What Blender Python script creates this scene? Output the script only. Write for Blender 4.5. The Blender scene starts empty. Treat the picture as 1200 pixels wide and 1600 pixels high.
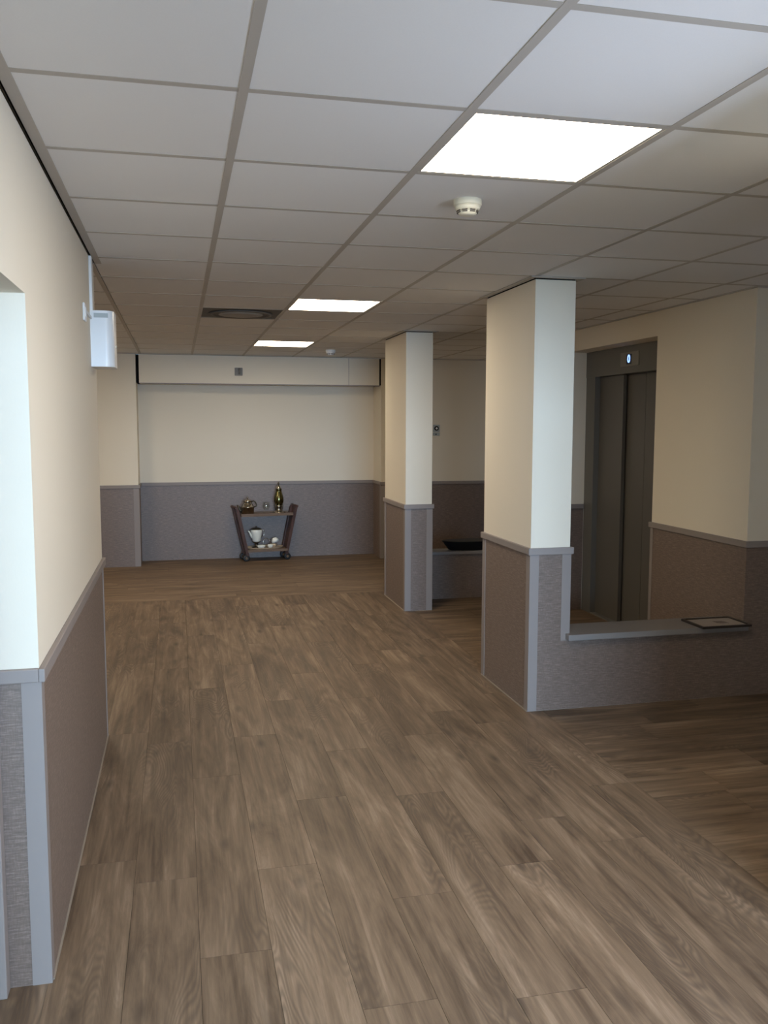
import bpy, bmesh, math, random
from mathutils import Vector, Matrix
random.seed(7)
S = bpy.context.scene
COL = S.collection

# ---------------------------------------------------------------- camera, world, light, exposure
CAM_H = 1.69
cam_d = bpy.data.cameras.new('camera')
cam = bpy.data.objects.new('camera', cam_d)
COL.objects.link(cam)
cam_d.sensor_fit = 'VERTICAL'
cam_d.sensor_height = 36.0
cam_d.lens = 1372.9 * 36.0 / 1600.0
cam_d.clip_start = 0.02
yaw, pit, rol = 0.229315, -0.0980766, 0.0016327
f = Vector((math.sin(yaw) * math.cos(pit), math.cos(yaw) * math.cos(pit), math.sin(pit)))
r = Vector((math.cos(yaw), -math.sin(yaw), 0))
u = r.cross(f)
rr = math.cos(rol) * r + math.sin(rol) * u
uu = -math.sin(rol) * r + math.cos(rol) * u
cam.matrix_world = Matrix(((rr.x, uu.x, -f.x, 0), (rr.y, uu.y, -f.y, 0), (rr.z, uu.z, -f.z, CAM_H), (0, 0, 0, 1)))
S.camera = cam

w = bpy.data.worlds.new('sky')
S.world = w
w.use_nodes = True
w.node_tree.nodes['Background'].inputs[0].default_value = (0.55, 0.75, 1.0, 1)
w.node_tree.nodes['Background'].inputs[1].default_value = 1.0

LED = 25.5             # radiance of the ceiling panels
LED_COL = (1.0, 0.84, 0.62)
def area(name, loc, rot, sx, sy, power, col):
    d = bpy.data.lights.new(name, 'AREA')
    d.shape = 'RECTANGLE'; d.size = sx; d.size_y = sy
    d.energy = power; d.color = col
    o = bpy.data.objects.new(name, d); COL.objects.link(o)
    o.location = loc; o.rotation_euler = rot
    return o
# daylight coming in through the tall window in the wall behind the camera
area('window_daylight', (0.42, -5.15, 1.95), (math.radians(78), 0, 0), 2.9, 0.95, 815, (0.48, 0.71, 1.0))
# added fill for the left wall, set before a closed-off opening
area('side_fill', (1.985, 1.6, 1.5), (math.radians(64), 0, math.radians(90)), 1.2, 1.15, 50, (0.66, 0.77, 1.0))

S.view_settings.view_transform = 'Standard'
S.view_settings.look = 'None'
S.view_settings.exposure = 0.0
S.view_settings.gamma = 1.0
S.view_settings.use_curve_mapping = False
S.cycles.max_bounces = 10
S.cycles.diffuse_bounces = 6
S.cycles.glossy_bounces = 4
S.cycles.transmission_bounces = 8
S.cycles.caustics_reflective = False
S.cycles.caustics_refractive = False
S.cycles.sample_clamp_indirect = 6.0
S.cycles.use_denoising = True

# ---------------------------------------------------------------- materials
def mat(name, col=(0.8, 0.8, 0.8), rough=0.6, metal=0.0, spec=0.5):
    m = bpy.data.materials.new(name)
    m.use_nodes = True
    b = m.node_tree.nodes['Principled BSDF']
    b.inputs['Base Color'].default_value = (*col, 1)
    b.inputs['Roughness'].default_value = rough
    b.inputs['Metallic'].default_value = metal
    b.inputs['Specular IOR Level'].default_value = spec
    return m

class NT:
    """tiny node helper"""
    def __init__(s, m): s.t = m.node_tree; s.b = s.t.nodes['Principled BSDF']
    def n(s, typ, **kw):
        x = s.t.nodes.new(typ)
        for k, v in kw.items():
            if k.startswith('_'): setattr(x, k[1:], v)
            else: x.inputs[k.replace('__', ' ')].default_value = v
        return x
    def l(s, a, b): s.t.links.new(a, b)
    def math(s, op, a, b=None, c=None):
        x = s.n('ShaderNodeMath', _operation=op)
        for i, v in enumerate((a, b, c)):
            if v is None: continue
            if isinstance(v, (int, float)): x.inputs[i].default_value = v
            else: s.l(v, x.inputs[i])
        return x.outputs[0]
    def ramp(s, fac, stops):
        x = s.n('ShaderNodeValToRGB')
        e = x.color_ramp.elements
        while len(e) < len(stops): e.new(0.5)
        for i, (p, c) in enumerate(stops):
            e[i].position = p; e[i].color = (*c, 1) if len(c) == 3 else c
        s.l(fac, x.inputs[0]); return x.outputs[0]
    def mix(s, fac, a, b, blend='MIX'):
        x = s.n('ShaderNodeMix', _data_type='RGBA', _blend_type=blend)
        if isinstance(fac, (int, float)): x.inputs[0].default_value = fac
        else: s.l(fac, x.inputs[0])
        for i, v in ((6, a), (7, b)):
            if isinstance(v, tuple): x.inputs[i].default_value = (*v, 1)
            else: s.l(v, x.inputs[i])
        return x.outputs[2]
    def mapped(s, src, scale):
        x = s.n('ShaderNodeMapping', Scale=scale)
        s.l(src, x.inputs[0]); return x.outputs[0]
    def noise(s, vec, scale=1.0, detail=3.0, rough=0.5, dist=0.0):
        x = s.n('ShaderNodeTexNoise', Scale=scale, Detail=detail, Roughness=rough, Distortion=dist)
        s.l(vec, x.inputs['Vector']); return x.outputs['Fac']
    def bump(s, h, strength, dist):
        x = s.n('ShaderNodeBump', Strength=strength, Distance=dist)
        s.l(h, x.inputs['Height']); s.l(x.outputs[0], s.b.inputs['Normal'])

def wall_coords(k):
    """u along the wall (works for walls facing x or y), v = height"""
    g = k.n('ShaderNodeNewGeometry')
    sp = k.n('ShaderNodeSeparateXYZ'); k.l(g.outputs['Position'], sp.inputs[0])
    cb = k.n('ShaderNodeCombineXYZ')
    k.l(k.math('ADD', sp.outputs[0], sp.outputs[1]), cb.inputs[0])
    k.l(sp.outputs[2], cb.inputs[1])
    return cb.outputs[0]

M = {}
def make_wallpaper():
    m = mat('cream_wallpaper', (0.80, 0.735, 0.60), 0.75, spec=0.25)
    k = NT(m); uv = wall_coords(k)
    n = k.noise(k.mapped(uv, (160, 60, 1)), 1, 3, 0.6)
    n2 = k.noise(uv, 1.3, 2)
    c = k.mix(k.math('MULTIPLY', n, 0.35), (0.81, 0.745, 0.625), (0.77, 0.70, 0.58))
    c = k.mix(k.math('MULTIPLY', n2, 0.12), c, (0.84, 0.79, 0.68))
    k.l(c, k.b.inputs['Base Color']); k.bump(n, 0.12, 0.0015)
    return m
def make_weave():
    m = mat('woven_vinyl', (0.24, 0.19, 0.165), 0.52, spec=1.0)
    m.node_tree.nodes['Principled BSDF'].inputs['Diffuse Roughness'].default_value = 0.2
    k = NT(m); uv = wall_coords(k)
    a = k.noise(k.mapped(uv, (17, 190, 1)), 1, 3, 0.65)
    a2 = k.noise(k.mapped(uv, (60, 420, 1)), 1, 2, 0.6)
    b = k.noise(k.mapped(uv, (230, 40, 1)), 1, 2, 0.5)
    h = k.math('ADD', k.math('MULTIPLY', a, 0.55), k.math('ADD', k.math('MULTIPLY', a2, 0.25), k.math('MULTIPLY', b, 0.20)))
    c = k.ramp(h, [(0.34, (0.108, 0.073, 0.054)), (0.50, (0.168, 0.118, 0.091)), (0.66, (0.285, 0.212, 0.175))])
    k.l(c, k.b.inputs['Base Color']); k.bump(h, 0.25, 0.003)
    return m
def make_wood_floor():
    m = mat('floor_plank', (0.2, 0.15, 0.11), 0.5, spec=0.35)
    k = NT(m)
    tc = k.n('ShaderNodeTexCoord'); oi = k.n('ShaderNodeObjectInfo')
    off = k.n('ShaderNodeVectorMath', _operation='SCALE'); off.inputs[0].default_value = (37.0, 91.0, 13.0)
    k.l(oi.outputs['Random'], off.inputs['Scale'])
    ad = k.n('ShaderNodeVectorMath', _operation='ADD')
    k.l(tc.outputs['Object'], ad.inputs[0]); k.l(off.outputs[0], ad.inputs[1])
    v = ad.outputs[0]
    streak = k.noise(k.mapped(v, (30, 1.25, 1)), 1, 6, 0.68, 0.5)
    blotch = k.noise(k.mapped(v, (8.5, 1.3, 1)), 1, 5, 0.62, 0.9)
    fine = k.noise(k.mapped(v, (260, 9, 1)), 1, 3, 0.6)
    # cathedral grain: contour lines of a long stretched field
    fld = k.noise(k.mapped(v, (6.0, 0.95, 1)), 1, 2, 0.35, 0.5)
    rings = k.math('SINE', k.math('MULTIPLY', fld, 230.0))
    rmask = k.ramp(k.noise(k.mapped(v, (3.2, 0.8, 1)), 1, 1), [(0.50, (0, 0, 0)), (0.62, (1, 1, 1))])
    h = k.math('ADD', k.math('MULTIPLY', streak, 0.5), k.math('MULTIPLY', blotch, 0.5))
    c = k.ramp(h, [(0.35, (0.075, 0.047, 0.028)), (0.44, (0.143, 0.096, 0.060)), (0.53, (0.216, 0.149, 0.095)), (0.64, (0.340, 0.247, 0.168))])
    c = k.mix(k.math('MULTIPLY', fine, 0.30), c, (0.115, 0.083, 0.06))
    lines = k.math('MULTIPLY', k.math('MULTIPLY', k.math('ADD', rings, 1.0), 0.27), rmask)
    c = k.mix(lines, c, (0.085, 0.06, 0.043))
    # knots
    vo = k.n('ShaderNodeTexVoronoi', Scale=1.0); k.l(k.mapped(v, (5.5, 1.9, 1)), vo.inputs['Vector'])
    kn = k.ramp(vo.outputs['Distance'], [(0.015, (1, 1, 1)), (0.16, (0, 0, 0))])
    c = k.mix(k.math('MULTIPLY', kn, 0.75), c, (0.06, 0.042, 0.03))
    # every plank a little lighter or darker
    tone = k.n('ShaderNodeHueSaturation'); k.l(c, tone.inputs['Color'])
    k.l(k.math('ADD', k.math('MULTIPLY', oi.outputs['Random'], 0.16), 0.92), tone.inputs['Value'])
    k.l(tone.outputs[0], k.b.inputs['Base Color'])
    k.l(k.math('ADD', k.math('MULTIPLY', streak, 0.2), 0.42), k.b.inputs['Roughness'])
    k.bump(k.math('ADD', fine, k.math('MULTIPLY', lines, 0.6)), 0.12, 0.001)
    return m
def make_tile():
    m = mat('ceiling_tile', (0.78, 0.78, 0.78), 0.9, spec=0.1)
    k = NT(m)
    tc = k.n('ShaderNodeTexCoord'); oi = k.n('ShaderNodeObjectInfo')
    n = k.noise(tc.outputs['Object'], 260, 3, 0.7)
    v = k.math('ADD', k.math('MULTIPLY', n, 0.05), k.math('ADD', k.math('MULTIPLY', oi.outputs['Random'], 0.025), 0.765))
    cb = k.n('ShaderNodeCombineColor')
    k.l(v, cb.inputs[0]); k.l(v, cb.inputs[1]); k.l(k.math('MULTIPLY', v, 1.0), cb.inputs[2])
    k.l(cb.outputs[0], k.b.inputs['Base Color']); k.bump(n, 0.1, 0.001)
    return m
def make_wood(name, dark, light, sc=(40, 4, 40), rough=0.4):
    m = mat(name, dark, rough)
    k = NT(m); tc = k.n('ShaderNodeTexCoord')
    n = k.noise(k.mapped(tc.outputs['Object'], sc), 1, 4, 0.6, 0.6)
    k.l(k.ramp(n, [(0.3, dark), (0.7, light)]), k.b.inputs['Base Color'])
    return m
def emit(name, col, strength):
    m = mat(name, col, 0.5)
    b = m.node_tree.nodes['Principled BSDF']
    b.inputs['Emission Color'].default_value = (*col, 1)
    b.inputs['Emission Strength'].default_value = strength
    return m
def glass(name):
    m = bpy.data.materials.new(name); m.use_nodes = True
    t = m.node_tree; t.nodes.remove(t.nodes['Principled BSDF'])
    tr = t.nodes.new('ShaderNodeBsdfTransparent'); tr.inputs[0].default_value = (0.96, 0.97, 0.96, 1)
    gl = t.nodes.new('ShaderNodeBsdfGlossy'); gl.inputs['Roughness'].default_value = 0.04
    fr = t.nodes.new('ShaderNodeValue'); fr.outputs[0].default_value = 0.07
    mx = t.nodes.new('ShaderNodeMixShader')
    t.links.new(fr.outputs[0], mx.inputs[0]); t.links.new(tr.outputs[0], mx.inputs[1]); t.links.new(gl.outputs[0], mx.inputs[2])
    t.links.new(mx.outputs[0], t.nodes['Material Output'].inputs[0])
    return m

M['paper'] = make_wallpaper()
M['weave'] = make_weave()
M['plank'] = make_wood_floor()
M['tile'] = make_tile()
M['trim'] = mat('taupe_trim', (0.285, 0.250, 0.235), 0.5, spec=0.35)
M['ledge'] = mat('taupe_ledge', (0.25, 0.232, 0.222), 0.4)
M['runner'] = mat('grid_metal', (0.47, 0.44, 0.40), 0.55)
M['white'] = mat('white_plastic', (0.80, 0.82, 0.83), 0.3)
M['greyslot'] = mat('grey_plastic', (0.42, 0.46, 0.46), 0.5)
M['ivory'] = mat('ivory_plastic', (0.76, 0.74, 0.62), 0.45)
M['dark'] = mat('gap_shade_black', (0.006, 0.006, 0.006), 0.9, spec=0.1)
M['joint'] = mat('floor_underlay', (0.05, 0.037, 0.028), 0.9, spec=0.1)
M['plaster'] = mat('grey_plaster', (0.55, 0.52, 0.47), 0.9, spec=0.1)
M['steel'] = mat('elevator_paint', (0.150, 0.145, 0.132), 0.42)
M['steel2'] = mat('elevator_door_paint', (0.115, 0.107, 0.094), 0.38)
M['steel_lt'] = mat('elevator_display_plate', (0.23, 0.225, 0.195), 0.35)
M['sealant'] = mat('sealant', (0.30, 0.25, 0.20), 0.6)
M['vent'] = mat('vent_grey', (0.30, 0.275, 0.24), 0.6)
M['vent_d'] = mat('vent_dark', (0.12, 0.105, 0.09), 0.7)
M['plate_grey'] = mat('sensor_grey', (0.19, 0.18, 0.165), 0.55)
M['lens'] = mat('dark_lens', (0.02, 0.02, 0.02), 0.2)
M['mahog'] = make_wood('red_brown_wood', (0.045, 0.018, 0.013), (0.10, 0.045, 0.03), (30, 30, 5))
M['walnut'] = make_wood('brown_tray_wood', (0.12, 0.075, 0.048), (0.22, 0.15, 0.10), (5, 40, 40))
M['pale'] = make_wood('pale_tray', (0.50, 0.38, 0.25), (0.62, 0.49, 0.34), (6, 40, 40))
M['rubber'] = mat('black_rubber', (0.012, 0.012, 0.012), 0.5)
M['chrome'] = mat('polished_steel', (0.62, 0.58, 0.52), 0.16, metal=1.0)
M['silver'] = mat('silver_plate', (0.40, 0.36, 0.30), 0.2, metal=1.0)
M['brass'] = mat('green_brass', (0.17, 0.16, 0.07), 0.2, metal=1.0)
M['bronze'] = mat('dark_bronze', (0.11, 0.09, 0.06), 0.35, metal=0.8)
M['china'] = mat('white_china', (0.80, 0.82, 0.76), 0.2)
M['glass'] = glass('clear_glass')
M['black'] = mat('black_lacquer', (0.006, 0.007, 0.010), 0.55, spec=0.25)
M['frame'] = mat('dark_frame_wood', (0.03, 0.022, 0.018), 0.4)
M['print'] = mat('cream_print', (0.42, 0.37, 0.33), 0.35)
M['ink'] = mat('brown_print_motif', (0.16, 0.12, 0.105), 0.4)
M['led'] = emit('led_diffuser', LED_COL, LED)
M['led_far'] = emit('led_diffuser_far', LED_COL, LED * 0.88)
M['tube'] = emit('blue_digit', (0.25, 0.42, 1.0), 2.2)
M['wframe'] = mat('window_frame_white', (0.8, 0.8, 0.8), 0.4)

# ---------------------------------------------------------------- mesh helpers
def nbm(): return bmesh.new()
def box(bm, x0, x1, y0, y1, z0, z1, bev=0.0):
    vs = [bm.verts.new(p) for p in ((x0, y0, z0), (x1, y0, z0), (x1, y1, z0), (x0, y1, z0), (x0, y0, z1), (x1, y0, z1), (x1, y1, z1), (x0, y1, z1))]
    fs = [bm.faces.new([vs[i] for i in q]) for q in ((0, 3, 2, 1), (4, 5, 6, 7), (0, 1, 5, 4), (1, 2, 6, 5), (2, 3, 7, 6), (3, 0, 4, 7))]
    if bev:
        es = list({e for f_ in fs for e in f_.edges})
        bmesh.ops.bevel(bm, geom=es, offset=bev, segments=2, affect='EDGES', profile=0.5)
    return bm
def B(*a, **k): return box(nbm(), *a, **k)
def lathe(bm, prof, seg=24, axis='Z', loc=(0, 0, 0), smooth=True):
    rings = []
    for rad, h in prof:
        ring = []
        if rad < 1e-6:
            ring = [bm.verts.new((0, 0, h))]
        else:
            for i in range(seg):
                a = 2 * math.pi * i / seg
                ring.append(bm.verts.new((rad * math.cos(a), rad * math.sin(a), h)))
        rings.append(ring)
    for a, b in zip(rings, rings[1:]):
        for i in range(seg):
            j = (i + 1) % seg
            q = [a[i % len(a)], a[j % len(a)], b[j % len(b)], b[i % len(b)]]
            q = list(dict.fromkeys(q))
            if len(q) >= 3:
                f_ = bm.faces.new(q); f_.smooth = smooth
    for ring, flip in ((rings[0], True), (rings[-1], False)):
        if len(ring) > 1:
            bm.faces.new(list(reversed(ring)) if flip else ring)
    vs = [v for rg in rings for v in rg]
    if axis == 'X': bmesh.ops.rotate(bm, verts=vs, cent=(0, 0, 0), matrix=Matrix.Rotation(math.pi / 2, 3, 'Y'))
    if axis == 'Y': bmesh.ops.rotate(bm, verts=vs, cent=(0, 0, 0), matrix=Matrix.Rotation(-math.pi / 2, 3, 'X'))
    bmesh.ops.translate(bm, verts=vs, vec=loc)
    bmesh.ops.recalc_face_normals(bm, faces=[f_ for f_ in bm.faces])
    return bm
def tube(bm, pts, rads, seg=8):
    pts = [Vector(p) for p in pts]
    if not isinstance(rads, (list, tuple)): rads = [rads] * len(pts)
    rings = []
    for i, p in enumerate(pts):
        t = (pts[min(i + 1, len(pts) - 1)] - pts[max(i - 1, 0)]).normalized()
        a = t.cross(Vector((0, 1, 0)))
        if a.length < 1e-3: a = t.cross(Vector((1, 0, 0)))
        a.normalize(); b = t.cross(a)
        rings.append([bm.verts.new(p + rads[i] * (math.cos(2 * math.pi * k / seg) * a + math.sin(2 * math.pi * k / seg) * b)) for k in range(seg)])
    for a, b in zip(rings, rings[1:]):
        for i in range(seg):
            f_ = bm.faces.new((a[i], a[(i + 1) % seg], b[(i + 1) % seg], b[i])); f_.smooth = True
    bm.faces.new(list(reversed(rings[0]))); bm.faces.new(rings[-1])
    bmesh.ops.recalc_face_normals(bm, faces=[f_ for f_ in bm.faces])
    return bm
def prism(bm, prof, z0, z1, smooth=()):
    lo = [bm.verts.new((x, y, z0)) for x, y in prof]; hi = [bm.verts.new((x, y, z1)) for x, y in prof]
    n = len(prof)
    for i in range(n):
        f_ = bm.faces.new((lo[i], lo[(i + 1) % n], hi[(i + 1) % n], hi[i])); f_.smooth = i in smooth
    bm.faces.new(list(reversed(lo))); bm.faces.new(hi)
    bmesh.ops.recalc_face_normals(bm, faces=[f_ for f_ in bm.faces])
    return bm
def mesh_of(name, bm, m):
    me = bpy.data.meshes.new(name)
    bm.to_mesh(me); bm.free()
    me.materials.append(M[m])
    return me
def obj(name, bm, m, parent=None, loc=(0, 0, 0), label=None):
    me = bm if isinstance(bm, bpy.types.Mesh) else mesh_of(name, bm, m)
    o = bpy.data.objects.new(name, me)
    COL.objects.link(o)
    o.location = loc
    if parent: o.parent = parent
    if label: o['label'] = label
    return o
def struct(name, bm, m, label=None):
    o = obj(name, bm, m); o['kind'] = 'structure'
    if label: o['label'] = label
    return o
def thing(name, label, cat, loc=(0, 0, 0), rz=0.0, group=None):
    o = bpy.data.objects.new(name, None); COL.objects.link(o)
    o.empty_display_size = 0.1
    o.location = loc; o.rotation_euler = (0, 0, rz)
    o['label'] = label; o['category'] = cat
    if group: o['group'] = group
    return o

# ---------------------------------------------------------------- dimensions
CZ = 2.528                      # ceiling height
GX, GY, GS = 0.178, 1.721, 0.6  # ceiling grid
RT, RB = 0.980, 0.940           # dado rail top and bottom
LX = -0.413                     # left wall face
RX = 3.42                       # right wall face
FY = 4.75                       # front of near pillar, low wall and right wall
NX = 4.25                       # nook wall behind the elevator
Y0 = -5.2
X0, X1 = -2.6, 5.6

# ---------------------------------------------------------------- floor
fl = struct('floor', B(X0, X1, Y0, 11.45, -0.12, -0.004), 'joint', 'grey-brown wood-look plank floor')
PW, PL, PT = 0.227, 1.47, 0.004
def plank_mesh(wd, ln):
    g = 0.0006
    return mesh_of('plank', box(nbm(), g, wd - g, g, ln - g, -PT, 0.0), 'plank')
full_plank = plank_mesh(PW, PL)
cache = {}
def get_plank(wd, ln):
    k = (round(wd, 3), round(ln, 3))
    if k == (round(PW, 3), round(PL, 3)): return full_plank
    if k not in cache: cache[k] = plank_mesh(wd, ln)
    return cache[k]
def lay(u0, u1, v0, v1, starts, along_y):
    """rows of planks over [u0,u1] x [v0,v1]; u across the planks, v along them"""
    i = 0; uu_ = u0
    while uu_ < u1 - 0.004:
        wd = min(PW, u1 - uu_)
        st = starts[i % len(starts)] if i < len(starts) else None
        if st is None: st = v0 + random.uniform(0.3, PL - 0.1)
        v = v0; j = st - PL * math.ceil((st - v0) / PL)
        while v < v1 - 0.004:
            j2 = j + PL
            while j2 <= v + 0.02: j2 += PL
            e = min(j2, v1)
            o = obj('plank', get_plank(wd, e - v), 'plank', fl)
            if along_y: o.location = (uu_, v, 0)
            else:
                o.location = (v, uu_ + wd, 0); o.rotation_euler = (0, 0, -math.pi / 2)
            v = e; j = j2
        uu_ += PW; i += 1
SX = 0.034 + 9 * PW              # seam beside the pillars
SY = 8.64                        # seam before the back alcove
offs = [None, None, 2.707, 3.232, 2.35, 2.915, None, 4.52, 3.4, None, 2.2]
lay(0.034 - 2 * PW, SX, 1.3, SY, offs, True)
lay(1.9, 8.55, SX, 5.2, [None] * 40, False)
lay(SY, 11.27, -1.3, 3.6, [None] * 20, False)
obj('plank_field', B(-2.6, 0.034 - 2 * PW, 4.9, SY, -0.004, 0.0), 'plank', fl)
obj("plank_field", B(-2.6, 2.0, Y0, 1.3, -0.004, 0.0), 'plank', fl)
obj('plank_field', B(-2.6, 0.034 - 2 * PW, 1.3, 4.6, -0.004, 0.0), 'plank', fl)

# ---------------------------------------------------------------- walls
def panel(parent, x0, x1, y0, y1, z0=0.0, z1=RB): return obj('wainscot_panel', B(x0, x1, y0, y1, z0, z1), 'weave', parent)
def strip(parent, x0, x1, y0, y1, z0=0.0, z1=RB): return obj('corner_strip', B(x0, x1, y0, y1, z0, z1), 'trim', parent)
def rail(parent, x0, x1, y0, y1): return obj('dado_rail', B(x0, x1, y0, y1, RB, RT, bev=0.003), 'trim', parent)
T = 0.004    # panel thickness
S2 = 0.0065  # strip proud of wall

# left wall: a stretch between the doorway and the side hall, with the lintel over the doorway
bm = nbm()
box(bm, LX - 0.30, LX, 2.69, 4.90, 0, CZ - 0.008)
box(bm, LX - 0.30, LX, 0.95, 2.69, 2.06, CZ - 0.008)
box(bm, LX - 0.30, LX, 0.60, 0.95, 0, CZ - 0.008)
wl = struct('wall_left', bm, 'paper', 'cream left wall with brown wainscot beside a doorway')
panel(wl, LX, LX + T, 2.735, 4.86)
strip(wl, LX, LX + S2, 2.69, 2.735)
strip(wl, LX, LX + S2, 4.86, 4.90)
rail(wl, LX, LX + 0.018, 2.672, 4.918)
panel(wl, -0.60, -0.463, 2.686, 2.69)
strip(wl, -0.463, LX + S2, 2.6835, 2.69)
rail(wl, -0.60, LX, 2.672, 2.69)
rail(wl, -0.713, LX, 4.90, 4.918)
panel(wl, -0.713, -0.455, 4.90, 4.904)
obj('sealant_line', B(LX + T, LX + 0.010, 2.70, 4.90, 0, 0.005), 'sealant', wl)
d1 = struct('door_1', B(-0.60, -0.526, 2.632, 2.6835, 0, 2.06, bev=0.003), 'trim', 'grey door frame post of the doorway at the left edge')
obj('door_stop', B(-0.60, -0.530, 2.6835, 2.6858, 0.0, 2.055), 'trim', d1)

# back of the hall: alcove between two stubs
bk = struct('wall_back', B(-0.473, 2.49, 11.27, 11.42, 0, CZ), 'paper', 'cream back wall of the alcove with grey-brown wainscot')
panel(bk, -0.469, 2.486, 11.266, 11.27)
rail(bk, -0.469, 2.486, 11.25, 11.27)
bl = struct('wall_back_left', B(X0, -0.473, 10.84, 11.42, 0, CZ), 'paper', 'cream wall stub left of the back alcove')
panel(bl, X0, -0.533, 10.836, 10.84)
strip(bl, -0.533, -0.473 + S2, 10.8335, 10.84)
strip(bl, -0.473, -0.473 + S2, 10.84, 10.89)
panel(bl, -0.473, -0.469, 10.89, 11.265)
rail(bl, X0, -0.455, 10.822, 10.84)
rail(bl, -0.473, -0.455, 10.84, 11.248)
br = struct('wall_back_right', B(2.49, X1, 10.84, 11.42, 0, CZ), 'paper', 'cream wall right of the back alcove, behind the pillars')
panel(br, 2.55, NX, 10.836, 10.84)
strip(br, 2.49 - S2, 2.55, 10.8335, 10.84)
strip(br, 2.49 - S2, 2.49, 10.84, 10.89)
panel(br, 2.486, 2.49, 10.89, 11.265)
rail(br, 2.472, NX, 10.822, 10.84)
rail(br, 2.472, 2.49, 10.84, 11.248)

# right wall with the elevator recess
bm = nbm()
box(bm, RX, X1, FY, 5.88, 0, CZ)
box(bm, RX, 3.60, 5.88, 7.385, 2.344, CZ)
box(bm, RX, X1, 7.385, 7.60, 0, CZ); box(bm, NX, X1, 7.60, 10.84, 0, CZ)
wr = struct('wall_right', bm, 'paper', 'cream right wall with the elevator recess')
panel(wr, RX - T, RX, FY, 5.85)
strip(wr, RX - S2, RX, 5.85, 5.88 + S2)
rail(wr, RX - 0.018, RX, FY - 0.018, 5.88 + 0.018)
panel(wr, RX - T, X1, FY - T, FY)
rail(wr, RX, X1, FY - 0.018, FY)
panel(wr, RX + 0.05, 3.595, 7.381, 7.385)
strip(wr, RX - S2, RX + 0.05, 7.3785, 7.385)
rail(wr, RX - 0.018, 3.595, 7.367, 7.385)
strip(wr, RX - S2, RX, 7.385, 7.60)
rail(wr, RX - 0.018, RX, 7.385, 7.618)
panel(wr, NX - T, NX, 7.60, 10.83)
rail(wr, NX - 0.018, NX, 7.60, 10.82)

# walls that close the place outside the picture
bm = nbm()
box(bm, 2.0, 2.24, Y0, 1.0, 0, CZ); box(bm, 2.0, 2.24, 2.2, 2.45, 0, CZ)
box(bm, 2.0, 2.24, 1.0, 2.20, 0, 0.9); box(bm, 2.0, 2.24, 1.0, 2.20, 2.1, CZ)
nr = struct('wall_corridor', bm, 'paper', 'wall right of the camera')
w2 = struct('added_sill', B(2.10, 2.16, 1.0, 2.20, 0.9, 0.96), 'wframe')  # invented sill, added to go with the side fill
obj('leak_blocker', B(2.04, 2.06, 1.0, 2.20, 0.9, 2.1), 'white', w2)  # added board that keeps rear light from leaking into the right hall
struct('light_baffle', B(X0, 2.0, -0.62, -0.50, 2.12, CZ), 'paper')  # unseen beam added to shade the pillar tops and near ceiling
panel(nr, 2.0 - T, 2.0, Y0, 2.40, 0, 0.88)

struct('wall_hall_right', B(X1, X1 + 0.15, Y0, 11.42, 0, CZ), 'paper')
bm = nbm(); box(bm, X0 - 0.15, X0, Y0, 11.42, 0, CZ); box(bm, X0, LX - 0.30, 4.6, 4.9, 0, CZ)
struct('wall_far_left', bm, 'paper')
bm = nbm()
WX0, WX1, WZ0, WZ1 = -1.1, 1.94, 0.9, 2.45
box(bm, X0, WX0, Y0 - 0.15, Y0, 0, CZ); box(bm, WX1, X1, Y0 - 0.15, Y0, 0, CZ)
box(bm, WX0, WX1, Y0 - 0.15, Y0, 0, WZ0); box(bm, WX0, WX1, Y0 - 0.15, Y0, WZ1, CZ)
struct('wall_rear', bm, 'paper')
bm = nbm()
for a, b in ((WX0, WX0 + 0.06), (0.39, 0.45), (WX1 - 0.06, WX1)): box(bm, a, b, Y0 - 0.12, Y0 - 0.05, WZ0, WZ1)
for a, b in ((WZ0, WZ0 + 0.06), (WZ1 - 0.06, WZ1)): box(bm, WX0, WX1, Y0 - 0.12, Y0 - 0.05, a, b)
wn = struct('window_1', bm, 'wframe')
obj('pane', B(WX0 + 0.06, WX1 - 0.06, Y0 - 0.09, Y0 - 0.08, WZ0 + 0.06, WZ1 - 0.06), 'glass', wn)

# ---------------------------------------------------------------- ceiling
ce = struct('ceiling', B(X0, X1, Y0, 11.42, CZ + 0.035, CZ + 0.25), 'plaster', 'suspended ceiling of white square tiles in a grey grid')
def tile_mesh(wd, ln): return mesh_of('ceiling_tile', box(nbm(), 0, wd, 0, ln, 0.0008, 0.018), 'tile')
tcache = {}
def tile(x0, x1, y0, y1):
    k = (round(x1 - x0, 3), round(y1 - y0, 3))
    if k not in tcache: tcache[k] = tile_mesh(*k)
    return obj('ceiling_tile', tcache[k], 'tile', ce, (x0, y0, CZ))
LIGHTS = {(1, 1), (1, 7), (1, 12), (-3, 11)}  # last entry: unseen panel added to brighten the side hall and back stub
VENT = (0, 8)
lim = lambda a, lo, hi: max(lo, min(hi, a))
BW = 0.0125
def gx(i): return GX + i * GS
def gy(j): return GY + j * GS
def zone(i0, i1, j0, j1, xl, xr, yl, yr, skip=()):
    for i in range(i0, i1):
        for j in range(j0, j1):
            a, b = lim(gx(i), xl, xr), lim(gx(i + 1), xl, xr)
            c, d = lim(gy(j), yl, yr), lim(gy(j + 1), yl, yr)
            if b - a < 0.05 or d - c < 0.05 or (i, j) in skip: continue
            tile(a, b, c, d)
zone(-1, 6, -3, 16, -0.405, RX, 0.0, 10.84, LIGHTS | {VENT} | {(5, j) for j in range(-3, 5)})
zone(5, 9, -3, 5, gx(5), X1, 0.0, FY)
zone(5, 7, 9, 16, RX, NX, 7.60, 10.84)
zone(-4, -1, 5, 16, X0, -0.422, 4.90, 10.84, LIGHTS)
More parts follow.
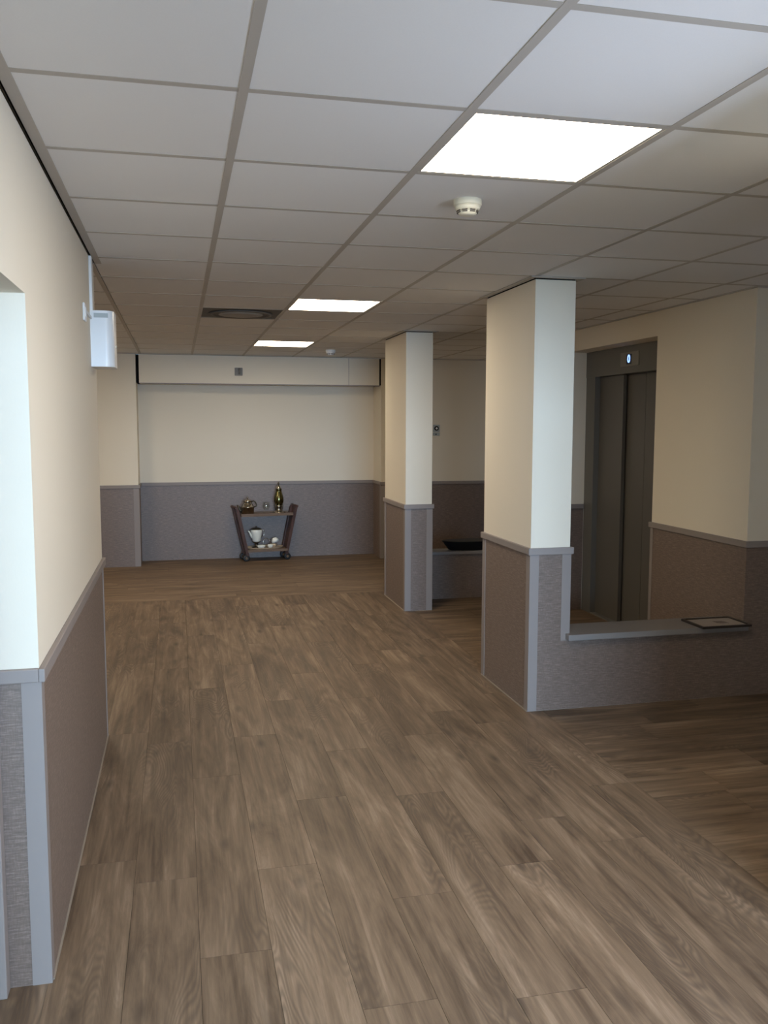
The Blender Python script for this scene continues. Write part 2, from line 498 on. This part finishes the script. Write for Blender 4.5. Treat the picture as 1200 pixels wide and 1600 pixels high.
# grid: runners along the hall, short cross tees between them
def bar(x0, x1, y0, y1): return obj('grid_runner', B(x0, x1, y0, y1, CZ - 0.001, CZ + 0.005), 'runner', ce)
for i in range(0, 6): bar(gx(i) - BW, gx(i) + BW, 0.0, 10.84)
for i in range(-3, 0): bar(gx(i) - BW, gx(i) + BW, 4.90, 10.84)
for i in range(6, 9): bar(gx(i) - BW, gx(i) + BW, 0.0, FY)
bar(gx(6) - BW, gx(6) + BW, 7.60, 10.84)
tee = mesh_of('cross_tee', B(BW, GS - BW, -BW, BW, -0.0005, 0.005), 'runner')
tees = {}
for j in range(-2, 16):
    for i in range(-4, 9):
        y = gy(j); a, b = gx(i), gx(i + 1)
        if i < -1 and y < 4.9: continue
        if i > 5 and FY < y < 7.6: continue
        if i > 6 and y > FY: continue
        if i == -1 and y < 4.9: a = -0.392
        if i == 5 and FY < y < 7.6: b = RX
        if i == 6 and y > 7.6: b = NX
        if i == 8: b = X1
        ln = round(b - a, 3)
        me = tee if abs(ln - GS) < 1e-3 else tees.setdefault(ln, mesh_of('cross_tee', B(BW, ln - BW, -BW, BW, -0.0005, 0.005), 'runner'))
        obj('cross_tee', me, 'runner', ce, (a, y, CZ))
obj('edge_profile', B(-0.405, -0.372, 0.0, 4.90, CZ - 0.001, CZ + 0.02), 'runner', ce, label='grey edge profile along the left wall')
obj('gap_shade', B(-0.4125, -0.4055, 0.6, 4.905, CZ + 0.004, CZ + 0.03), 'dark', ce, label='black strip for the shade in the gap between wall and ceiling')  # black strip put in for the shade of the open gap
def edge(x0, x1, y0, y1): return obj('edge_profile', B(x0, x1, y0, y1, CZ - 0.006, CZ + 0.003), 'runner', ce)
edge(RX - 0.022, RX, FY - 0.022, 7.62); edge(NX - 0.022, NX, 7.60, 10.84); edge(RX, X1, FY - 0.022, FY)
edge(2.49, NX - 0.022, 10.818, 10.84); edge(X0, -0.473, 10.818, 10.84)

# ceiling light panels
for (i, j), lb in zip(sorted(LIGHTS), ('unseen ceiling light panel added to brighten the side hall behind the left wall', 'bright square ceiling light panel nearest the camera, beside the smoke detector', 'bright square ceiling light panel in the middle, right of the air vent', 'small far bright ceiling light panel near the back alcove')):
    t = thing('ceiling_light', lb, 'light', (gx(i) + 0.3, gy(j) + 0.3, CZ), group='square ceiling light panels')
    bm = nbm(); a, b = 0.296, 0.277
    for q in ((-a, a, -a, -b), (-a, a, b, a), (-a, -b, -b, b), (b, a, -b, b)): box(bm, *q, 0.0005, 0.02)
    obj('frame', bm, 'runner', t)
    obj('diffuser', B(-0.277, 0.277, -0.277, 0.277, 0.001, 0.012), 'led_far' if j == 12 else 'led', t)

# air vent
t = thing('air_vent', 'dark square ceiling air vent with round disc between tiles', 'vent', (gx(0) + 0.3, gy(8) + 0.3, CZ))
obj('vent_plate', B(-0.285, 0.285, -0.285, 0.285, 0.001, 0.014), 'vent_d', t)
obj('vent_ring', lathe(nbm(), [(0.235, 0.0), (0.245, -0.008), (0.205, -0.012), (0.195, -0.002)], 32), 'vent_d', t)
obj('vent_disc', lathe(nbm(), [(0.165, 0.0), (0.165, -0.010), (0.12, -0.016), (0.0, -0.018)], 32), 'vent', t)

# smoke detectors
def detector(label, loc, s, m):
    t = thing('smoke_detector', label, 'smoke detector', loc, group='smoke detectors on the ceiling')
    obj('detector_base', lathe(nbm(), [(0.052 * s, 0.002), (0.053 * s, -0.002), (0.053 * s, -0.020 * s), (0.050 * s, -0.024 * s)], 32), m, t)
    obj('detector_head', lathe(nbm(), [(0.050 * s, -0.0235 * s), (0.046 * s, -0.036 * s), (0.038 * s, -0.043 * s), (0.035 * s, -0.043 * s), (0.035 * s, -0.047 * s), (0.034 * s, -0.053 * s), (0.020 * s, -0.058 * s), (0, -0.059 * s)], 32), m, t)
    for k in range(8):
        a = 2 * math.pi * k / 8 + 0.2
        bm = nbm()
        box(bm, -0.0105 * s, 0.0105 * s, -0.002, 0.002, -0.0022, 0.0022)
        box(bm, -0.0095 * s, 0.0095 * s, -0.004, 0.001, -0.0075 * s, -0.0045 * s)
        bmesh.ops.transform(bm, verts=bm.verts[:], matrix=Matrix.Translation((0.0385 * s * math.cos(a), 0.0385 * s * math.sin(a), -0.0425 * s)) @ Matrix.Rotation(a - math.pi / 2, 4, 'Z'))
        obj('slot', bm, 'vent_d', t)
    return t
detector('ivory round smoke detector with dark slots beside the near light panel', (1.072, 3.225, CZ + 0.003), 1.0, 'ivory')
detector('small white ceiling detector far away just before the back alcove', (1.678, 9.82, CZ + 0.003), 1.05, 'white')

# ---------------------------------------------------------------- pillars and low walls
def pillar(label, x0, x1, y0, y1, low=0.0):
    t = thing('pillar', label, 'pillar', (x0, y0, 0), group='square pillars along the corridor')
    W, D = x1 - x0, y1 - y0
    obj('pillar_core', B(0, W, 0, D, 0, CZ - 0.012), 'paper', t)
    e = 0.05
    def pn(*a): obj('wainscot_panel', B(*a), 'weave', t)
    def stp(*a): obj('corner_strip', B(*a), 'trim', t)
    pn(-T, 0, e, D - e, 0.002, RB); pn(W, W + T, e, D - e, low, RB)
    pn(e, W - e, -T, 0, 0.002, RB); pn(e, W - e, D, D + T, 0.002, RB)
    for x in (0, W):
        for y in (0, D):
            sx, sy = (-1 if x == 0 else 1), (-1 if y == 0 else 1)
            bm = nbm()
            z0 = low if (x > 0) else 0.002
            xa, xb = sorted((x - sx * e, x + sx * S2)); ya, yb = sorted((y, y + sy * S2))
            box(bm, xa, xb, ya, yb, z0, RB)
            xa, xb = sorted((x, x + sx * S2)); ya, yb = sorted((y - sy * e, y))
            box(bm, xa, xb, ya, yb, z0, RB)
            obj('corner_strip', bm, 'trim', t)
    q = 0.018
    for a in ((-q, W + q, -q, 0), (-q, W + q, D, D + q), (-q, 0, 0, D), (W, W + q, 0, D)):
        obj('dado_rail', B(*a, RB, RT, bev=0.003), 'trim', t)
    p = 0.040
    for a in ((-p, W + p, -p, -0.004), (-p, W + p, D + 0.004, D + p), (-p, -0.004, -0.004, D + 0.004), (W + 0.004, W + p, -0.004, D + 0.004)):
        obj('ceiling_collar', B(*a, CZ - 0.006, CZ - 0.0015), 'runner', t)
    obj('gap_shade', B(0.004, W - 0.004, 0.004, D - 0.004, CZ - 0.012, CZ - 0.002), 'dark', t)  # black block standing in for the shade above the pillar core
    obj('sealant_line', B(-0.012, -T, 0.0, D, 0, 0.005), 'sealant', t)
    return t
LEDGE1, LEDGE2 = 0.463, 0.468
p1 = pillar('large near cream pillar with woven brown wainscot, joined to the near low wall', 1.988, 2.235, FY, 5.56, 0.42)
p2 = pillar('farther cream pillar with brown wainscot before the back alcove', 1.988, 2.235, 7.66, 8.47)

lw = thing('low_wall', 'near low woven-fabric wall with grey ledge between large pillar and right wall', 'low wall', (2.235, FY, 0), group='low walls between pillars and right wall')
L1 = RX - 2.235
obj('wall_core', B(0, L1 - 0.001, 0, 0.20, 0, LEDGE1 - 0.036), 'plaster', lw)
obj('wainscot_panel', B(-0.05, L1 - T, -T, 0, 0.002, LEDGE1 - 0.036), 'weave', lw)
obj('wainscot_panel', B(0, L1 - 0.006, 0.20, 0.204, 0.002, LEDGE1 - 0.036), 'weave', lw)
obj('ledge', B(-0.020, L1 - 0.002, -0.055, 0.225, LEDGE1 - 0.036, LEDGE1, bev=0.004), 'ledge', lw)
lw2 = thing('low_wall', 'far low wall with ledge under the black bowl, right of the farther pillar', 'low wall', (2.235, 8.15, 0), group='low walls between pillars and right wall')
L2 = NX - 2.235
obj('wall_core', B(0.008, L2 - 0.006, 0, 0.16, 0, LEDGE2 - 0.03), 'plaster', lw2)
obj('wainscot_panel', B(0.008, L2 - 0.006, -T, 0, 0.002, LEDGE2 - 0.03), 'weave', lw2)
obj('ledge', B(0.008, L2 - 0.008, -0.03, 0.195, LEDGE2 - 0.03, LEDGE2, bev=0.004), 'ledge', lw2)

# ---------------------------------------------------------------- boxed housing over the alcove
t = thing('shutter_housing', 'long cream boxed housing under the ceiling across the alcove, black gaps at both ends', 'housing', (1.03, 10.842, 2.19))
obj('housing_body', B(-1.467, 1.438, 0, 0.42, 0, CZ - 2.19 - 0.008), 'paper', t)
obj('bottom_lip', B(-1.467, 1.438, -0.004, 0.03, -0.012, 0.0, bev=0.002), 'trim', t)
obj('seam', B(1.046, 1.051, -0.0012, 0.002, 0.0, CZ - 2.19 - 0.01), 'trim', t)
obj('end_gap', B(-1.498, -1.470, 0.012, 0.40, 0.0, 0.328), 'dark', t)
obj('end_gap', B(1.440, 1.4590, 0.006, 0.40, 0.0, 0.328), 'dark', t)
t = thing('wall_sensor', 'small grey square sensor on the boxed housing', 'sensor', (0.725, 10.842, 2.334))
obj('sensor_body', B(-0.047, 0.047, -0.018, 0, -0.047, 0.047, bev=0.004), 'plate_grey', t)
obj('sensor_bulge', lathe(nbm(), [(0.012, -0.032), (0.013, 0.040)], 12, loc=(0.008, -0.018, 0)), 'plate_grey', t)

# call point on the right part of the back wall
t = thing('wall_button', 'grey square wall button with round dark ring, right of the farther pillar', 'button', (3.213, 10.84, 1.655))
obj('button_plate', B(-0.045, 0.045, -0.014, 0, -0.045, 0.045, bev=0.004), 'greyslot', t)
obj('button_ring', lathe(nbm(), [(0.030, 0), (0.030, 0.006), (0.016, 0.008)], 20, 'Y', (0, -0.021, 0)), 'lens', t)
obj('button_centre', lathe(nbm(), [(0.014, 0), (0.012, 0.004), (0, 0.006)], 16, 'Y', (0, -0.026, 0)), 'white', t)
t = thing('wall_socket', 'small grey plate under the round wall button', 'socket', (3.213, 10.84, 1.585))
obj('socket_plate', B(-0.045, 0.045, -0.012, 0, -0.022, 0.018, bev=0.003), 'greyslot', t)
obj('socket_hole', B(-0.012, 0.004, -0.0135, -0.011, -0.012, 0.002), 'lens', t)

# ---------------------------------------------------------------- elevator
t = thing('elevator', 'grey metal elevator doorway in the recess of the right wall', 'elevator', (3.60, 6.63, 0))
def ey(y): return y - 6.63
obj('door_post', B(0, 0.20, ey(7.215), ey(7.384), 0, 2.12), 'steel', t)
obj('door_post', B(0.0, 0.20, ey(5.881), ey(6.10), 0, 2.12), 'steel', t)
obj('header', B(-0.004, 0.20, ey(5.881), ey(7.384), 2.12, 2.343), 'steel', t)
obj('door_panel', B(0.050, 0.080, ey(6.795), ey(7.214), 0.012, 2.118), 'steel2', t)
obj('door_panel', B(0.092, 0.122, ey(6.50), ey(6.83), 0.012, 2.118), 'steel2', t)
obj('door_panel', B(0.093, 0.122, ey(6.101), ey(6.497), 0.012, 2.118), 'steel2', t)
obj('sill', B(0.0, 0.20, ey(6.10), ey(7.215), 0.0, 0.010), 'steel', t)
obj('back_plate', B(0.19, 0.20, ey(6.10), ey(7.215), 0.010, 2.12), 'dark', t)
dp = obj('display_panel', B(-0.010, -0.004, ey(6.45), ey(6.75), 2.175, 2.29, bev=0.002), 'steel_lt', t)
obj('display_window', B(-0.0115, -0.0100, ey(6.565), ey(6.645), 2.192, 2.272), 'lens', dp)
cu = bpy.data.curves.new('digit', 'FONT')
cu.body = '0'; cu.size = 0.088; cu.extrude = 0.001; cu.align_x = 'CENTER'; cu.align_y = 'CENTER'; cu.offset = 0.0025
cu.materials.append(M['tube'])
dg = bpy.data.objects.new('digit', cu); COL.objects.link(dg)
dg.parent = dp; dg.location = (-0.0130, ey(6.605), 2.232)
dg.rotation_euler = (math.radians(90), 0, math.radians(-90))
me = bpy.data.meshes.new_from_object(dg.evaluated_get(bpy.context.evaluated_depsgraph_get()))
bpy.data.objects.remove(dg)
dg2 = obj('digit', me, 'tube', dp, (-0.0130, ey(6.605), 2.232), 'glowing blue digit')
dg2.rotation_euler = (math.radians(90), 0, math.radians(-90))

# ---------------------------------------------------------------- things on the left wall
t = thing('wall_unit', 'white rounded plastic unit with grey slot at the far end of the left wall', 'wall unit', (LX, 4.63, 1.98))
prof = [(0, 0), (0.070, 0)]
nseg = 18
for k in range(nseg + 1):
    a = -math.pi / 2 + math.pi * k / nseg / 2
    prof.append((0.070 + 0.042 * math.cos(a), 0.055 + 0.055 * math.sin(a)))
for k in range(nseg + 1):
    a = math.pi / 2 * k / nseg
    prof.append((0.070 + 0.042 * math.cos(a), 0.175 + 0.055 * math.sin(a)))
prof += [(0, 0.23)]
bm = prism(nbm(), prof, 0.0, 0.275)
obj('unit_body', bm, 'white', t)
obj('grey_slot', B(0.018, 0.085, -0.0012, 0.004, 0.240, 0.262), 'greyslot', t, label='grey slot near the top')
obj('indicator', lathe(nbm(), [(0.008, 0), (0.008, 0.004), (0.004, 0.006)], 12, 'X', (0.111, 0.10, 0.105)), 'ivory', t)
t = thing('cable_conduit', 'thin white cable duct running from the wall unit up to the ceiling', 'cable duct', (LX, 4.66, 2.255))
obj('duct', B(0, 0.014, -0.03, 0.03, 0, CZ - 2.255 - 0.009, bev=0.002), 'white', t)
t = thing('wall_plate', 'small white wall plate left of the rounded wall unit', 'wall plate', (LX, 4.32, 2.207))
obj('plate', B(0, 0.010, -0.040, 0.040, -0.040, 0.040, bev=0.004), 'white', t)
obj('plate_rim', B(0.008, 0.013, -0.022, 0.022, -0.022, 0.022, bev=0.002), 'white', t)
obj('plate_arm', B(0.002, 0.010, 0.036, 0.300, 0.004, 0.016), 'white', t)

# ---------------------------------------------------------------- framed picture and bowl on the ledges
t = thing('picture_frame', 'dark-framed small picture lying flat on the near grey ledge', 'picture', (3.243, 4.776, LEDGE1))
hw, hh, fw = 0.168, 0.120, 0.014
bm = nbm()
for q in ((-hw, hw, -hh, -hh + fw), (-hw, hw, hh - fw, hh), (-hw, -hw + fw, -hh + fw, hh - fw), (hw - fw, hw, -hh + fw, hh - fw)): box(bm, *q, 0, 0.014)
obj('frame', bm, 'frame', t)
pr = obj('print', B(-hw + fw, hw - fw, -hh + fw, hh - fw, 0.001, 0.008), 'print', t)
bm = nbm()
box(bm, 0.010, 0.062, -0.028, 0.030, 0.008, 0.0086); box(bm, -0.004, 0.010, -0.018, 0.034, 0.008, 0.0086); box(bm, 0.062, 0.069, -0.034, 0.018, 0.008, 0.0086)
obj('motif', bm, 'ink', pr)

t = thing('bowl', 'wide black bowl on the far low wall, half behind the near pillar', 'bowl', (2.80, 8.240, LEDGE2))
bm = lathe(nbm(), [(0.0, 0.0), (0.205, 0.0), (0.225, 0.008), (0.262, 0.055), (0.280, 0.084), (0.283, 0.088), (0.274, 0.088), (0.255, 0.056), (0.215, 0.018), (0.0, 0.014)], 48)
bmesh.ops.scale(bm, vec=(1, 0.46, 1), verts=bm.verts[:])
obj('bowl_body', bm, 'black', t)
bm = lathe(nbm(), [(0.275, 0.084), (0.288, 0.084), (0.288, 0.092), (0.275, 0.092)], 48)
bmesh.ops.scale(bm, vec=(1, 0.46, 1), verts=bm.verts[:])
obj('bowl_rim', bm, 'black', t)

# ---------------------------------------------------------------- tea trolley
TR = (1.04, 11.06, 0.0); RZ = 0.14
tr = thing('tea_trolley', 'two-tier wooden tea trolley on wheels against the alcove wall', 'trolley', TR, RZ)
HD = 0.125                        # half depth
for sgn in (-1, 1):
    # side frame: tapered board leaning outward, with a cut handle at its top
    bm = nbm()
    pts = [(0.245, 0.075), (0.272, 0.20), (0.347, 0.55), (0.372, 0.655), (0.392, 0.690)]
    wid = [0.034, 0.036, 0.040, 0.036, 0.026]
    for yy in ((-HD, -HD + 0.055), (HD - 0.055, HD)):
        vs = []
        for (x, z), wd in zip(pts, wid):
            ring = [bm.verts.new((sgn * (x - wd / 2), yy[0], z)), bm.verts.new((sgn * (x + wd / 2), yy[0], z - 0.004)),
                    bm.verts.new((sgn * (x + wd / 2), yy[1], z - 0.004)), bm.verts.new((sgn * (x - wd / 2), yy[1], z))]
            vs.append(ring)
        for a, b in zip(vs, vs[1:]):
            for k in range(4): bm.faces.new((a[k], a[(k + 1) % 4], b[(k + 1) % 4], b[k]))
        bm.faces.new(vs[0]); bm.faces.new(vs[-1])
    bmesh.ops.recalc_face_normals(bm, faces=bm.faces[:])
    lg = obj('side_frame', bm, 'mahog', tr)
    # thin board between the two legs
    bm = nbm()
    a = [(0.262, 0.16), (0.348, 0.56)]
    vs = []
    for x, z in a:
        vs.append([bm.verts.new((sgn * (x - 0.007), -HD + 0.05, z)), bm.verts.new((sgn * (x + 0.007), -HD + 0.05, z)), bm.verts.new((sgn * (x + 0.007), HD - 0.05, z)), bm.verts.new((sgn * (x - 0.007), HD - 0.05, z))])
    for k in range(4): bm.faces.new((vs[0][k], vs[0][(k + 1) % 4], vs[1][(k + 1) % 4], vs[1][k]))
    bm.faces.new(vs[0]); bm.faces.new(vs[1]); bmesh.ops.recalc_face_normals(bm, faces=bm.faces[:])
    obj('side_board', bm, 'mahog', tr)
    obj('handle', lathe(nbm(), [(0.014, -HD - 0.012), (0.019, -HD + 0.01), (0.015, 0.0), (0.019, HD - 0.01), (0.014, HD + 0.012)], 12, 'Y', (sgn * 0.388, 0, 0.676)), 'mahog', tr)
    for yy in (-HD + 0.027, HD - 0.027):
        wh = obj('wheel', lathe(nbm(), [(0.030, -0.012), (0.042, -0.010), (0.044, 0.0), (0.042, 0.010), (0.030, 0.012)], 24, 'Y', (sgn * 0.262, yy, 0.044)), 'rubber', tr)
        obj('hub', lathe(nbm(), [(0.016, -0.017), (0.018, -0.012), (0.018, 0.012), (0.016, 0.017)], 16, 'Y', (sgn * 0.262, yy, 0.044)), 'chrome', wh)
        if True:
            obj('fork', B(sgn * 0.262 - 0.017, sgn * 0.262 + 0.017, yy - 0.018, yy + 0.018, 0.089, 0.100), 'mahog', tr)
bm = nbm(); box(bm, -0.328, 0.328, -0.15, 0.135, 0.566, 0.586); box(bm, -0.328, 0.328, -0.15, -0.136, 0.586, 0.602); box(bm, -0.328, 0.328, 0.121, 0.135, 0.586, 0.602)
obj('top_tray', bm, 'walnut', tr)
bm = nbm(); box(bm, -0.252, 0.252, -0.15, 0.135, 0.120, 0.150)
obj('lower_shelf', bm, 'walnut', tr)

# helper: place on the trolley (local x, y -> world)
def on_trolley(x, y, z):
    c, s = math.cos(RZ), math.sin(RZ)
    return (TR[0] + c * x - s * y, TR[1] + s * x + c * y, z)

# pale oval tray on the lower shelf
t = thing('serving_tray', 'pale oval serving tray on the lower trolley shelf under the white china', 'tray', on_trolley(-0.005, -0.004, 0.150), RZ)
bm = nbm()
lathe(bm, [(0.0, 0.0), (0.222, 0.0), (0.234, 0.016), (0.236, 0.020), (0.230, 0.020), (0.218, 0.007), (0.0, 0.007)], 40)
bmesh.ops.scale(bm, vec=(1.0, 0.62, 1.0), verts=bm.verts[:])
obj('tray_body', bm, 'pale', t)
TZ = 0.157

# kettle
t = thing('kettle', 'polished metal kettle with domed lid, left on the trolley top', 'kettle', on_trolley(-0.222, -0.02, 0.586), RZ)
obj('kettle_body', lathe(nbm(), [(0.0, 0.0), (0.070, 0.0), (0.078, 0.006), (0.080, 0.080), (0.092, 0.086), (0.094, 0.094), (0.078, 0.100), (0.058, 0.135), (0.046, 0.155), (0.0, 0.155)], 32), 'silver', t)
ld = obj('lid', lathe(nbm(), [(0.050, 0.153), (0.052, 0.160), (0.044, 0.176), (0.024, 0.190), (0.0, 0.192)], 28), 'silver', t)
obj('knob', lathe(nbm(), [(0.006, 0.190), (0.006, 0.200), (0.012, 0.207), (0.010, 0.217), (0.0, 0.220)], 16), 'silver', ld)
obj('spout', tube(nbm(), [(-0.070, 0, 0.035), (-0.095, 0, 0.050), (-0.112, 0, 0.085), (-0.128, 0, 0.118)], [0.020, 0.016, 0.011, 0.009]), 'bronze', t)
obj('handle', tube(nbm(), [(0.050, 0, 0.152), (0.075, 0, 0.166), (0.098, 0, 0.150), (0.112, 0, 0.120), (0.114, 0, 0.098), (0.090, 0, 0.090)], 0.008), 'bronze', t)

# stemmed glass
t = thing('drinking_glass', 'clear round glass between the kettle and the brass lamp', 'glass', on_trolley(0.016, -0.01, 0.586), RZ)
obj('glass_bowl', lathe(nbm(), [(0.0, 0.040), (0.030, 0.045), (0.046, 0.075), (0.048, 0.105), (0.040, 0.145), (0.0385, 0.145), (0.0455, 0.105), (0.043, 0.077), (0.028, 0.049), (0.0, 0.044)], 28), 'glass', t)
obj('glass_stem', lathe(nbm(), [(0.034, 0.0), (0.034, 0.003), (0.006, 0.010), (0.005, 0.030), (0.012, 0.0405), (0, 0.0406)], 24), 'glass', t)

# oil lamp / urn
t = thing('oil_lamp', 'tall greenish brass urn lamp with silver foot, right on the trolley top', 'lamp', on_trolley(0.178, -0.02, 0.586), RZ)
obj('lamp_base', lathe(nbm(), [(0.0, 0.0), (0.084, 0.0), (0.086, 0.010), (0.078, 0.022), (0.050, 0.030), (0.034, 0.038), (0.030, 0.060), (0.040, 0.082), (0.052, 0.098), (0, 0.098)], 32), 'silver', t)
for k in range(4):
    a = k * math.pi / 2 + 0.7
    obj('bracket', tube(nbm(), [(0.044 * math.cos(a), 0.044 * math.sin(a), 0.032), (0.058 * math.cos(a), 0.058 * math.sin(a), 0.07), (0.062 * math.cos(a), 0.062 * math.sin(a), 0.105), (0.050 * math.cos(a), 0.050 * math.sin(a), 0.125)], 0.006, 6), 'bronze', t)
obj('lamp_body', lathe(nbm(), [(0.0, 0.098), (0.034, 0.099), (0.052, 0.120), (0.062, 0.158), (0.060, 0.192), (0.050, 0.232), (0.038, 0.270), (0.034, 0.288), (0.040, 0.294), (0.040, 0.302), (0, 0.303)], 32), 'brass', t)
ld = obj('lamp_cap', lathe(nbm(), [(0.036, 0.3025), (0.034, 0.315), (0.022, 0.342), (0.010, 0.356), (0.0, 0.357)], 28), 'silver', t)
obj('finial', lathe(nbm(), [(0.006, 0.356), (0.009, 0.366), (0.013, 0.374), (0.008, 0.384), (0.004, 0.396), (0, 0.400)], 14), 'bronze', ld)

# white teapot on a dark warmer
t = thing('tea_warmer', 'dark low stand under the white teapot', 'stand', on_trolley(-0.110, 0.0, TZ), RZ)
obj('stand_ring', lathe(nbm(), [(0.0, 0.0), (0.056, 0.0), (0.056, 0.008), (0.022, 0.016), (0.022, 0.062), (0.052, 0.070), (0.052, 0.078), (0, 0.079)], 24), 'bronze', t)
t = thing('teapot', 'white china teapot with dark lid on the lower trolley shelf', 'teapot', on_trolley(-0.110, 0.0, TZ + 0.079), RZ)
obj('teapot_body', lathe(nbm(), [(0.0, 0.0), (0.044, 0.0), (0.050, 0.006), (0.060, 0.055), (0.071, 0.110), (0.074, 0.138), (0.066, 0.152), (0.0, 0.153)], 32), 'china', t)
obj('spout', tube(nbm(), [(-0.052, 0, 0.050), (-0.072, 0, 0.082), (-0.086, 0, 0.115), (-0.104, 0, 0.140)], [0.017, 0.014, 0.010, 0.008]), 'china', t)
ld = obj('lid', lathe(nbm(), [(0.068, 0.1525), (0.066, 0.160), (0.040, 0.172), (0.0, 0.176)], 28), 'bronze', t)
obj('knob', lathe(nbm(), [(0.006, 0.174), (0.010, 0.184), (0.007, 0.194), (0, 0.196)], 14), 'silver', ld)
obj('handle', tube(nbm(), [(0.066, 0, 0.140), (0.090, 0, 0.146), (0.102, 0, 0.120), (0.096, 0, 0.080), (0.060, 0, 0.052)], 0.005), 'silver', t)

# cups
def cup(label, loc, rz, rad, hgt, tilt=None, mtl='china'):
    t = thing('cup', label, 'cup', loc, rz, group='white cups on the lower shelf')
    if tilt: t.rotation_euler = tilt
    obj('cup_body', lathe(nbm(), [(0.0, 0.0), (rad * 0.55, 0.0), (rad * 0.60, 0.004), (rad * 0.92, hgt * 0.55), (rad, hgt), (rad - 0.003, hgt), (rad * 0.88, hgt * 0.55), (rad * 0.50, 0.006), (0.0, 0.006)], 28), mtl, t)
    obj('handle', tube(nbm(), [(rad * 0.94, 0, hgt * 0.85), (rad * 1.28, 0, hgt * 0.92), (rad * 1.42, 0, hgt * 0.62), (rad * 1.22, 0, hgt * 0.32), (rad * 0.80, 0, hgt * 0.30)], 0.0035, 6), 'silver', t)
    return t
cup('low white cup standing in front of the teapot', on_trolley(-0.070, -0.092, TZ + 0.0), 0.6, 0.052, 0.040)
cup('small white cup standing upright beside the tipped cup', on_trolley(0.046, -0.088, TZ + 0.0), 2.4, 0.036, 0.044)
cup('tan cup behind, holding up the tipped white cup', on_trolley(0.105, -0.010, TZ + 0.0), 0.4, 0.040, 0.044, mtl='pale')
cup('white cup turned upside down and tilted on top of the tan cup', on_trolley(0.112, -0.012, TZ + 0.118), 0, 0.050, 0.056, (math.radians(6), math.radians(160), 0.1))
t = thing('strainer', 'thin silver ring-shaped strainer leaning beside the cups', 'strainer', on_trolley(0.014, -0.03, TZ), RZ)
ring = [(0.045 * math.cos(a), 0.006 * math.sin(a), 0.062 + 0.055 * math.sin(a)) for a in [2 * math.pi * k / 20 for k in range(21)]]
obj('ring', tube(nbm(), ring, 0.004, 6), 'silver', t)
obj('grip', tube(nbm(), [(-0.022, 0, 0.016), (-0.034, 0, 0.004)], 0.004, 6), 'silver', t)
